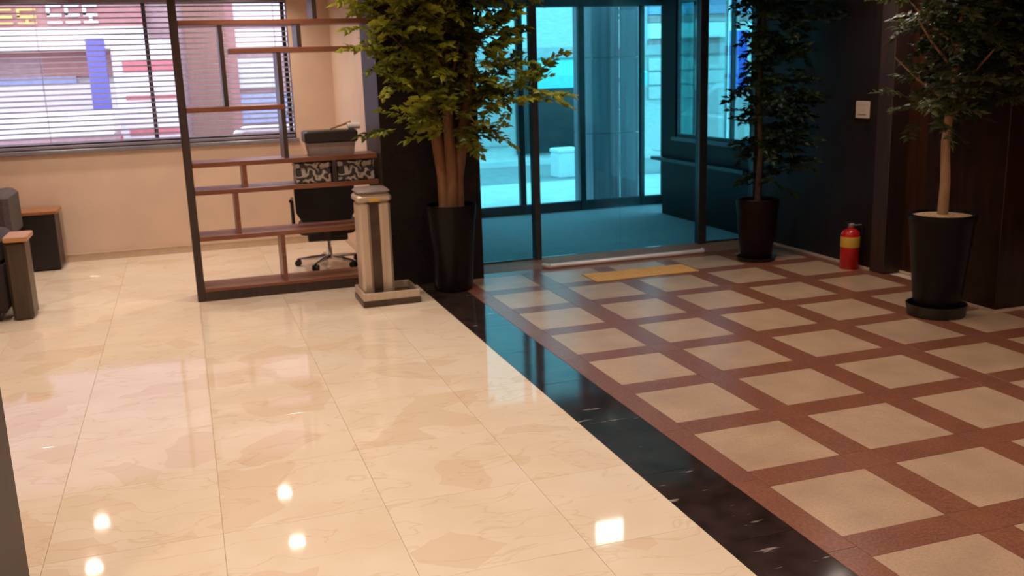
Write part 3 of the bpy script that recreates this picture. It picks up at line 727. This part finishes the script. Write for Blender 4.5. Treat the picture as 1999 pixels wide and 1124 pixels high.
def car(label, m, loc, rz):
    t = thing('car', label, 'car', loc, rz)
    low = [(-2.1, .32), (-2.12, .62), (-2.02, .86), (-1.45, .95), (1.05, .97), (1.75, .88), (2.05, .72), (2.12, .45), (2.08, .30)]
    def cut(poly, cxs):
        res = []
        for p in poly: res.append(p)
        return res
    b = MB(); rg = []
    for y, k in ((-.86, .93), (-.83, 1.0), (.83, 1.0), (.86, .93)):
        rg.append([(x, y, .62 + (z_ - .62) * k) for x, z_ in low])
    b.loft(rg).build('body', m, t)
    top = [(-1.55, .945), (-1.05, 1.40), (-.4, 1.48), (.35, 1.44), (1.12, .96)]
    b = MB(); b.loft([[(x, sy * (.78 - .16 * max(0, (z_ - .95)) / .5), z_) for x, z_ in top] for sy in (-1, 1)]).build('cabin', m, t)
    for sy in (-1, 1):
        for poly in ([(-1.35, 1.0), (-.98, 1.34), (-.42, 1.40), (-.42, 1.0)], [(-.34, 1.0), (-.34, 1.405), (.28, 1.37), (.90, 1.0)]):
            MB().loft([[(x, sy * (.785 - .16 * (z_ - .95) / .5 + dd), z_) for x, z_ in poly] for dd in (0, .008)]).build('window', M['car_glass'], t)
    MB().loft([[(1.13, -.70, .99), (1.13, .70, .99), (.45, .60, 1.42), (.45, -.60, 1.42)], [(1.15, -.70, 1.0), (1.15, .70, 1.0), (.47, .60, 1.43), (.47, -.60, 1.43)]]).build('windscreen', M['car_glass'], t)
    for sx in (-1.3, 1.32):
        for sy in (-1, 1):
            wh = MB().tube([(sx, sy * .70, .32), (sx, sy * .87, .32)], .32, 20).build('wheel', M['tyre'], t)
            MB().tube([(sx, sy * .865, .32), (sx, sy * .885, .32)], .19, 14).build('hub', M['chrome'], wh)
    for sy in (-1, 1):
        MB().box(2.03, 2.10, sy * .62 - .16, sy * .62 + .16, .60, .72, .02).build('headlamp', M['glass_clear'], t)
        MB().box(-2.13, -2.07, sy * .66 - .12, sy * .66 + .12, .66, .80, .02).build('tail_lamp', M['sign_red'], t)
    for z_ in (.40,): MB().box(-2.16, -2.08, -.8, .8, z_ - .08, z_ + .1, .02).box(2.06, 2.16, -.8, .8, z_ - .08, z_ + .1, .02).build('bumper', m, t)
    return t
t = thing('pickup_truck', 'white flatbed pickup truck on the street behind the left part of the blind', 'truck', (-4.5, 8.9, GZ - .10))
MB().box(-1.0, 1.55, -.80, .80, .80, .88).build('bed_floor', M['facade_grey'], t)
for y0, y1 in ((-.82, -.78), (.78, .82)): MB().box(-1.0, 1.55, y0, y1, 1.13, 1.43, .012).build('side_board', M['car_white'], t)
MB().box(1.51, 1.55, -.78, .78, 1.13, 1.43, .012).build('tailgate', M['car_white'], t)
MB().box(-1.0, 1.5, -.45, .45, .55, .80).box(-1.0, 1.55, -.78, .78, .88, 1.13).build('chassis', M['brick_brown'], t)
MB().prism([(-2.6, .5), (-2.62, 1.05), (-2.3, 1.85), (-1.05, 1.90), (-1.05, .5)], 'y', -.80, .80).build('cab', M['car_white'], t)
for sy in (-1, 1): MB().prism([(-2.35, 1.15), (-2.15, 1.75), (-1.3, 1.78), (-1.3, 1.15)], 'y', sy * .805 - .006, sy * .805 + .006).build('cab_window', M['car_glass'], t)
for sx in (-2.0, 1.0):
    for sy in (-1, 1):
        wh = MB().tube([(sx, sy * .60, .32), (sx, sy * .78, .32)], .32, 20).build('wheel', M['tyre'], t)
        MB().tube([(sx, sy * .775, .32), (sx, sy * .79, .32)], .18, 14).build('hub', M['chrome'], wh)
for sy in (-1, 1): MB().box(1.55, 1.58, sy * .62 - .1, sy * .62 + .1, .92, 1.06).build('tail_lamp', M['sign_red'], t)
car('white car parked outside the vestibule side window', M['car_white'], (6.45, 6.4, GZ), PI / 2)

# shops across the street
FY = 12.0
def glyphs(t, m, x0, x1, z0, z1, n, seed):
    rnd = random.Random(seed); wd = (x1 - x0) / n
    for k in range(n):
        b = MB(); a = x0 + wd * k + wd * .1; c = x0 + wd * (k + 1) - wd * .1; th = (z1 - z0) * .16
        y0 = -.04
        b.box(a, c, y0, 0, z1 - th, z1); b.box(a, a + th, y0, 0, z0 + (z1 - z0) * .45, z1 - th)
        b.box(a, c, y0, 0, z0 + (z1 - z0) * .40, z0 + (z1 - z0) * .40 + th)
        if rnd.random() < .6: b.box((a + c) / 2 - th / 2, (a + c) / 2 + th / 2, y0, 0, z0 + th, z0 + (z1 - z0) * .4)
        b.box(a, c, y0, 0, z0, z0 + th)
        b.build('letter', m, t)
t = thing('shop_building', 'red brown fronted shop with yellow sign letters across the street', 'building', (0, FY, GZ))
MB().box(-12, -2.45, .05, 1.0, 0, 8).build('wall', M['facade_grey'], t)
MB().box(-12, -2.45, -.02, .05, 3.08, 8).build('upper_cladding', M['facade_purple'], t)
MB().box(-12, -2.45, -.12, .05, 2.68, 3.08).build('fascia', M['fascia_red'], t)
gl = link('sign_lettering', None, t); gl.location = (0, -.12, 0)
glyphs(gl, M['sign_yellow'], -5.6, -4.15, 2.72, 3.0, 4, 1)
glyphs(gl, M['sign_white'], -4.05, -3.20, 2.72, 3.05, 3, 2)
MB().box(-12, -2.45, -.5, .05, 2.30, 2.66).build('valance', M['sign_white'], t)
MB().box(-12, -2.45, -.06, .05, 2.20, 2.30).build('red_band', M['fascia_red'], t)
MB().box(-12, -4.2, -.03, .05, 1.86, 2.20).build('panel', M['brick_brown'], t)
MB().box(-4.2, -2.45, -.03, .05, 1.86, 2.20).build('panel', M['fascia_red'], t)
MB().box(-12, -3.7, -.03, .05, 1.72, 1.86).build('panel', M['band_blue'], t)
MB().box(-12, -2.45, -.025, .05, 1.20, 1.72).build('shop_glass', M['sign_white'], t)
MB().box(-12, -2.45, -.03, .05, 0, 1.20).build('panel', M['brick_brown'], t)
t = thing('shop_building', 'brown clad shop front with pale panels across the street', 'building', (0, FY, GZ))
MB().box(-2.45, 1.0, .05, 1.0, 0, 8).build('wall', M['brick_brown'], t)
MB().box(-1.85, -1.15, -.08, .05, 0, 8).build('pier', M['timber'], t)
MB().box(-1.15, -.98, -.05, .05, 0, 8).build('door_post', M['fascia_red'], t)
MB().box(-.98, .0, -.02, .05, 2.75, 3.5).build('panel', M['sign_white'], t)
MB().box(-.98, .0, -.02, .05, 2.25, 2.6).build('panel', M['sign_white'], t)
MB().box(-.98, -.25, -.02, .05, 1.55, 2.1).build('panel', M['facade_light'], t)
MB().box(-.98, .0, -.02, .05, .9, 1.45).build('panel', M['band_blue'], t)
MB().box(.05, 1.0, -.02, .05, 0, 2.4).build('shop_glass', M['dark_glass'], t)
t = thing('shop_building', 'pale tiled shop with a turquoise awning across the street', 'building', (0, FY, GZ))
MB().box(1.0, 12, .05, 1.0, 0, 8).build('wall', M['facade_light'], t)
MB().box(1.0, 12, -.04, .05, 1.95, 2.15).build('band', M['facade_grey'], t)
for x0, x1 in ((4.55, 6.9),):
    MB().prism([(-.75, 1.52), (-.75, 1.60), (.05, 1.92), (.05, 1.84)], 'x', x0, x1).build('awning', M['awning'], t)
    MB().box(x0, x1, -.76, -.74, 1.36, 1.58).build('awning_valance', M['awning'], t)
MB().box(4.35, 6.4, -.02, .05, 0.05, 1.70).build('shop_glass', M['dark_glass'], t)
MB().box(6.4, 7.1, -.04, .05, 0.0, 1.80).build('pier', M['facade_light'], t)
MB().box(1.4, 4.2, -.05, .05, 0.25, 1.9).build('roller_shutter', M['facade_grey'], t)
MB().box(7.3, 12, -.06, .05, 2.76, 3.1).build('sign_strip', M['band_blue'], t)
MB().box(7.3, 12, -.05, .05, 2.60, 2.74).build('red_strip', M['brick_brown'], t)
MB().box(7.3, 12, -.10, .05, 2.28, 2.58).build('light_band', M['foam'], t)
MB().box(7.3, 12, -.03, .05, 1.95, 2.24).build('grey_band', M['brick_brown'], t)
for z0 in (1.05, 1.34, 1.63): MB().box(7.3, 12, -.03, .05, z0, z0 + .25).build('panel', M['facade_light'], t)

# blue post and red-white sign board near the far kerb
o = MB().box(-3.35, -3.08, 10.2, 10.45, GZ - .10, 2.30, .01).build('advertising_post', M['post_blue']); tag(o, 'blue square post on the street seen through the blind', 'post')
t = thing('sign_board', 'white standing sign board with red bands right of the blue post', 'sign', (-2.45, 10.3, GZ - .1))
MB().box(-.55, .42, -.05, .05, .25, 2.5, .01).build('panel', M['sign_white'], t)
for z0, z1 in ((1.98, 2.16), (1.55, 1.62), (.98, 1.10)): MB().box(-.40, .36, -.06, -.05, z0, z1).build('red_stripe', M['sign_red'], t)
for x in (-.5, .36): MB().tube([(x, 0, 0), (x, 0, .3)], .02, 8).build('leg', M['chrome'], t)
# white tubular rail just outside the window
t = thing('tube_rail', 'white bent tube rail outside the right part of the blind', 'rail', (0, 6.0, GZ))
MB().tube([(-1.75, 0, 0), (-1.62, 0, .75), (-1.40, 0, 1.08), (-1.30, 0, 1.12), (-.62, 0, 1.12), (-.60, 0, 1.05), (-.60, 0, 0)], .035, 10).build('hoop', M['rail_white'], t, True)
MB().tube([(-1.70, 0, .90), (-.6, 0, .90)], .022, 8).build('cross_bar', M['rail_white'], t, True)
# shrub in a tub
t = thing('potted_shrub', 'small green shrub in a tub outside the right edge of the blind', 'plant', (-.42, 6.6, GZ))
MB().lathe([(.16, 0), (.22, .45), (.20, .45), (.19, .40)], n=20).build('tub', M['facade_grey'], t, True)
MB().tube([(0, 0, .38), (0, 0, 1.1)], .02, 6).build('stem', M['trunk_dark'], t)
fs = [frond_mesh('leaf', M['leaf_mid'], .2, 4, .03, .08, .04)]
leaves(t, fs, 90, [(0, 0, 1.2, .24, .24, .40, 1)], 21)
# blue banner and boxes
t = thing('blue_banner', 'bright blue hanging banner outside the vestibule window', 'banner', (4.72, 4.62, GZ))
MB().tube([(0, 0, 0), (0, 0, 2.9)], .03, 10).build('pole', M['chrome'], t)
MB().box(.03, .30, -.012, .012, 1.38, 2.14, .004).build('cloth', M['sign_blue'], t)
for x, y, s_, lb in ((4.15, 8.9, .0, 'large white foam box standing on the street, nearer the left mullion'), (4.75, 8.95, .06, 'large white foam box standing on the street, beside the stone column')):
    t = thing('foam_box', lb, 'box', (x, y, GZ - .10), .1, 'foam boxes on the street')
    MB().box(-.20, .20, -.18, .18, 0, .42 - s_, .02).build('body', M['foam'], t)
    MB().box(-.21, .21, -.19, .19, .42 - s_, .50 - s_, .02).build('lid', M['foam'], t)
